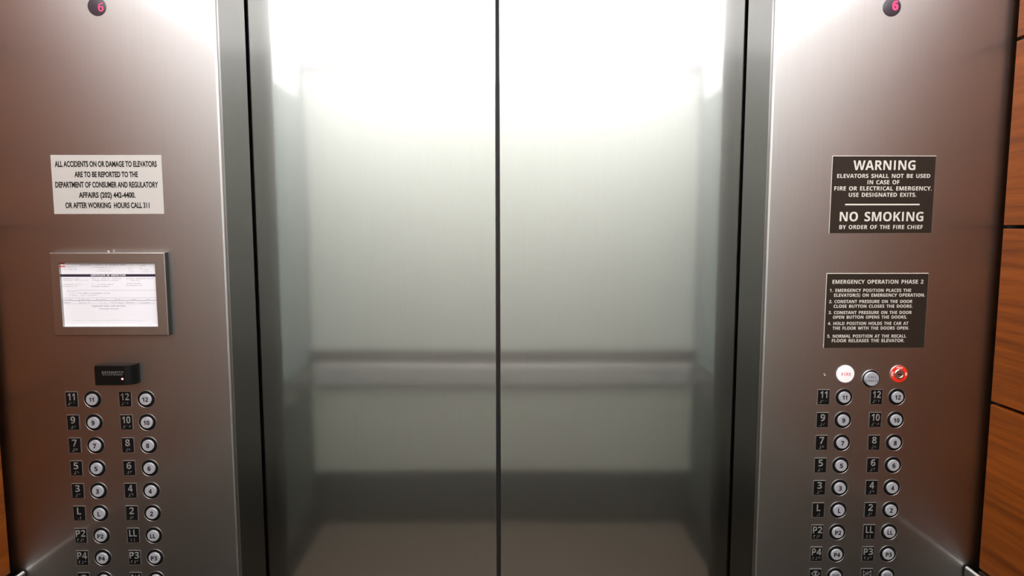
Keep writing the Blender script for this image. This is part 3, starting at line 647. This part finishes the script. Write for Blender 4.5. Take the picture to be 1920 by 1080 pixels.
# ------------------------------------------------------------------ button columns
DOTS = {'#': (3,4,5,6), '1': (1,), '2': (1,2), '3': (1,4), '4': (1,4,5), '5': (1,5), '6': (1,2,4), '7': (1,2,4,5), '8': (1,2,5), '9': (2,4), '0': (2,4,5), 'P': (1,2,3,4), 'L': (1,2,3), 'c': (6,)}
BR = {'L': 'cL', 'LL': 'LL', 'P2': 'P#2', 'P3': 'P#3', 'P4': 'P#4'}
def braille_bm(code):
    bm = bmesh.new(); n = len(code); cw = .0062; dx = .0023
    if n >= 3: cw = .0058; dx = .0021
    for i, ch in enumerate(code):
        ox = (i-(n-1)/2)*cw
        for d in DOTS[ch]:
            px = ox+(-dx/2 if d <= 3 else dx/2); pz = .0083-((d-1) % 3)*dx
            lathe_bm([(0, -.00075), (.00045, -.0006), (.00068, 0)], 8, bm, px, pz)
    return bm
PW, PH = .0235, .0300
rows = [('11', '12'), ('9', '10'), ('7', '8'), ('5', '6'), ('3', '4'), ('L', '2'), ('P2', 'LL'), ('P4', 'P3'), ('OPEN', 'CLOSE')]
plate_me = collar_me = recess_me = cap_me = rim_me = None
cache = {}
def get_mesh(key, fn, mat, smooth=False):
    if key not in cache:
        bm = fn(); me = bpy.data.meshes.new(key); bm.to_mesh(me); bm.free(); me.materials.append(M[mat])
        if smooth:
            for p in me.polygons: p.use_smooth = True
            me.set_sharp_from_angle(angle=math.radians(35))
        cache[key] = me
    return cache[key]
def numeral_bm(s):
    bm = bmesh.new()
    if s in ('OPEN', 'CLOSE'):
        def stroke(p, q, r=.0006):
            p = Vector((p[0], 0, p[1])); q = Vector((q[0], 0, q[1])); d = (q-p).normalized(); nrm = Vector((-d.z, 0, d.x))*r
            pr = [p-nrm, p+nrm, q+nrm, q-nrm]
            lo = [bm.verts.new((v.x, 0, v.z)) for v in pr]; hi = [bm.verts.new((v.x*.98+(p.x+q.x)*.01, -.0008, v.z)) for v in pr]
            for i in range(4): bm.faces.new((lo[i], lo[(i+1) % 4], hi[(i+1) % 4], hi[i]))
            bm.faces.new(hi)
        z0 = .0205
        for sgn in (-1, 1):
            if s == 'OPEN': a, b = (sgn*.0085, z0), (sgn*.0012, z0+.0062)
            else: a, b = (sgn*.0015, z0), (sgn*.0080, z0+.0062)
            c = (b[0], z0-.0062)
            stroke(a, b); stroke(b, c); stroke(c, a)
        stroke((0, z0-.006), (0, z0+.006), .0004)
        bmesh.ops.recalc_face_normals(bm, faces=bm.faces)
        return bm
    hgt = .0142; wd = {'1': .0075, '11': .0140, '12': .0165, '10': .0165, 'LL': .0150, 'L': .0080, 'P2': .0195, 'P3': .0195, 'P4': .0195}.get(s, .0092)
    add_text(bm, s, -wd/2, wd/2, .0133, .0133+hgt, 0, -.019, .0011, fit='box', bevel=.016, extr=.004)
    return bm
def cap_text_bm(s):
    bm = bmesh.new(); y = -.0041
    if s in ('OPEN', 'CLOSE'):
        add_text(bm, 'DOOR', -.0072, .0072, .0016, .0056, y, 0, .0001)
        w_ = .0072 if s == 'OPEN' else .0080
        add_text(bm, s, -w_, w_, -.0050, -.0010, y, 0, .0001)
        return bm
    h_ = .0096 if len(s) == 1 else .0090
    w_ = {'11': .0096, '12': .0118, '10': .0118, 'LL': .0112, 'P2': .0128, 'P3': .0128, 'P4': .0128, 'L': .0054}.get(s, .0064)
    add_text(bm, s, -w_/2, w_/2, -h_/2, h_/2, y, .012, .0001)
    return bm
def nth(i): return ('top', 'second', 'third', 'fourth', 'fifth', 'sixth', 'seventh', 'eighth', 'bottom')[i]
for side, px0, bx0 in (('left', -.8541, -.8125), ('right', .6613, .7030)):
    for r, pair in enumerate(rows):
        z = EYE-.3460-.04757*r
        for c, s in enumerate(pair):
            dx = c*(.1068 if side == 'left' else .1078)
            what = {'OPEN': 'door open symbol', 'CLOSE': 'door close symbol'}.get(s, 'raised %s and braille' % s)
            t = thing('braille_plate', (px0+dx, 0, z-PH/2), 'black plate with %s, on the %s panel' % (what, side), 'braille plate', 'braille plates beside the floor buttons')
            link('plate', get_mesh('plate', lambda: box_bm(-PW/2, PW/2, -.0012, 0, 0, PH, .0004, 2), 'black'), t)
            link('plate_rim', get_mesh('plate_rim', lambda: (lambda b: (ring_prof(b, (-PW/2-.0006, PW/2+.0006, -.0003, PH+.0008), (-PW/2, PW/2, 0, PH), [(0, 0), (.4, -.0011), (1, -.0010), (1, 0)]), b)[1])(bmesh.new()), 'thin_rim'), t)
            link('raised_symbol' if len(s) > 3 else 'raised_numeral', get_mesh('numeral_'+s, lambda: numeral_bm(s), 'numeral', True), t, (0, -.0012, 0))
            if len(s) <= 3:
                code = BR.get(s, '#'+s)
                link('braille_dots', get_mesh('dots_'+s, lambda: braille_bm(code), 'numeral', True), t, (0, -.0012, 0))
            what = {'OPEN': 'door open', 'CLOSE': 'door close'}.get(s, 'floor %s' % s)
            t = thing('elevator_button', (bx0+dx, 0, z), 'round white %s button in a black ring, on the %s panel' % (what, side), 'button', 'round lift buttons in the button rows')
            link('collar', get_mesh('collar', lambda: lathe_bm([(.0178, 0), (.0177, -.0005), (.0176, -.0006), (.0172, -.0002), (.0169, .0)], 48), 'thin_rim', True), t)
            link('ring', get_mesh('ring', lambda: lathe_bm([(.0170, -.0003), (.0150, -.0009), (.0118, -.0010), (.0116, 0)], 48), 'black', True), t)
            link('cap', get_mesh('cap', lambda: lathe_bm([(.0116, 0), (.0116, -.0034), (.0110, -.0040), (0, -.0041)], 48), 'cap', True), t)
            link('lettering', get_mesh('letter_'+s, lambda: cap_text_bm(s), 'ink'), t)

# ------------------------------------------------------------------ fire light, call cancel button, key switch, pin hole
t = thing('fire_indicator', (.7033, 0, EYE-.2983), 'round bright white disc with red FIRE lettering, on the right panel', 'indicator light')
obj('lens', lathe_bm([(.0180, 0), (.0180, -.0014), (.0172, -.0022), (0, -.0024)], 64), M['cap_bright'], t, smooth=True)
obj('lettering', add_text(bmesh.new(), 'FIRE', .6950-.7033, .7140-.7033, -.0034, .0030, -.0024, -.012, .0001), M['red_text'], t)
t = thing('call_cancel_button', (.7560, 0, EYE-.3078), 'round pale call cancel button in a dark ring, between FIRE disc and key switch', 'button')
obj('collar', lathe_bm([(.0182, 0), (.0181, -.0009), (.0178, -.0011), (.0171, -.0003), (.0170, 0)], 48), M['chrome'], t, smooth=True)
obj('ring', lathe_bm([(.0171, -.0003), (.0160, -.0012), (.0146, -.0014), (.0142, 0)], 48), M['black'], t, smooth=True)
obj('cap', lathe_bm([(.0141, 0), (.0141, -.0056), (.0134, -.0064), (0, -.0066)], 48), M['cap'], t, (-.0008, 0, 0), smooth=True)
bm = add_text(bmesh.new(), 'CALL', -.0093, .0078, .0024, .0064, -.0066, -.012, .0001)
add_text(bm, 'CANCEL', -.0131, .0121, -.0052, -.0012, -.0066, -.012, .0001)
obj('lettering', bm, M['blue_text'], t)
t = thing('key_switch', (.8120, 0, EYE-.2986), 'red ringed key switch with chrome lock cylinder, right of the call cancel button', 'key switch')
obj('collar', lathe_bm([(.0184, 0), (.0181, -.0012), (.0176, -.0014), (.0172, 0)], 48), M['chrome'], t, smooth=True)
obj('red_ring', lathe_bm([(.0174, 0), (.0172, -.0016), (.0165, -.0022), (.0104, -.0022), (.0100, 0)], 64), M['red'], t, smooth=True)
obj('lock_cylinder', lathe_bm([(.0104, 0), (.0102, -.0028), (.0092, -.0040), (.0070, -.0040), (.0064, -.0034), (0, -.0034)], 48), M['chrome'], t, smooth=True)
obj('key_slot', box_bm(-.0045, .0045, -.0039, -.0030, -.0011, .0011, .0004, 1), M['ink'], t)
bm = add_text(bmesh.new(), 'HOLD', -.0060, .0060, .0114, .0150, -.0022, 0, .0001)
for i, ch in enumerate('OFF'): add_text(bm, ch, -.0158+(.0006 if i != 1 else 0), -.0124+(.0006 if i != 1 else 0), .0024-.0034*i, .0052-.0034*i, -.0022, 0, .0001)
for i, ch in enumerate('ON'): add_text(bm, ch, .0122, .0154, .0006-.0036*i, .0036-.0036*i, -.0022, 0, .0001)
obj('lettering', bm, M['white_text'], t)
t = thing('pin_switch', (.6615, 0, EYE-.2993), 'tiny dark pin hole with a bright rim, left of the white FIRE disc', 'pin hole')
obj('rim', lathe_bm([(.0020, 0), (.0017, -.0006), (.0012, -.0002), (.0011, 0)], 20), M['chrome'], t, smooth=True)
obj('hole', lathe_bm([(0, -.0002), (.0012, -.0002), (.0012, 0)], 20), M['ink'], t)

# ------------------------------------------------------------------ floor indicators
for side, x, dx, dz, hh, ww, bold in (('left', -.7568, .0078, -.0100+.0003, .0156, .0100, -.01), ('right', .7580, .0058, -.0068, .0185, .0118, .02)):
    t = thing('floor_indicator', (x, 0, EYE+(.4151 if side == 'left' else .4170)), 'round smoked floor indicator with a lit red 6, at the top of the %s panel' % side, 'floor indicator', 'floor indicators above the button panels')
    obj('lens', lathe_bm([(.0173, 0), (.0172, -.0010), (.0160, -.0014), (0, -.0015)], 64), M['lens'], t, smooth=True)
    obj('lit_digit', add_text(bmesh.new(), '6', dx-ww/2, dx+ww/2, dz, dz+hh, -.0015, bold, .0001, fit='box'), M['led_digit'], t)

# ------------------------------------------------------------------ camera
cd = bpy.data.cameras.new('camera'); cam = bpy.data.objects.new('camera', cd); COL.objects.link(cam)
cd.sensor_width = 36; cd.lens = 1208.56/1920*36; cd.clip_start = .01
cam.location = (.01907, -1.27474, EYE)
cam.matrix_world = Matrix.Translation(cam.location) @ Matrix.Rotation(-.00847, 4, 'Z') @ Matrix.Rotation(math.pi/2-.09596, 4, 'X') @ Matrix.Rotation(-.00074, 4, 'Z')
sc.camera = cam
w = bpy.data.worlds.new('world'); sc.world = w; w.use_nodes = True
w.node_tree.nodes['Background'].inputs[0].default_value = (.5, .5, .5, 1); w.node_tree.nodes['Background'].inputs[1].default_value = .02
sc.view_settings.view_transform = 'Standard'; sc.view_settings.look = 'None'
sc.view_settings.gamma = 1; sc.view_settings.use_curve_mapping = False
sc.view_settings.exposure = EXPOSURE
sc.cycles.max_bounces = 10; sc.cycles.glossy_bounces = 8; sc.cycles.diffuse_bounces = 4
sc.cycles.use_denoising = True
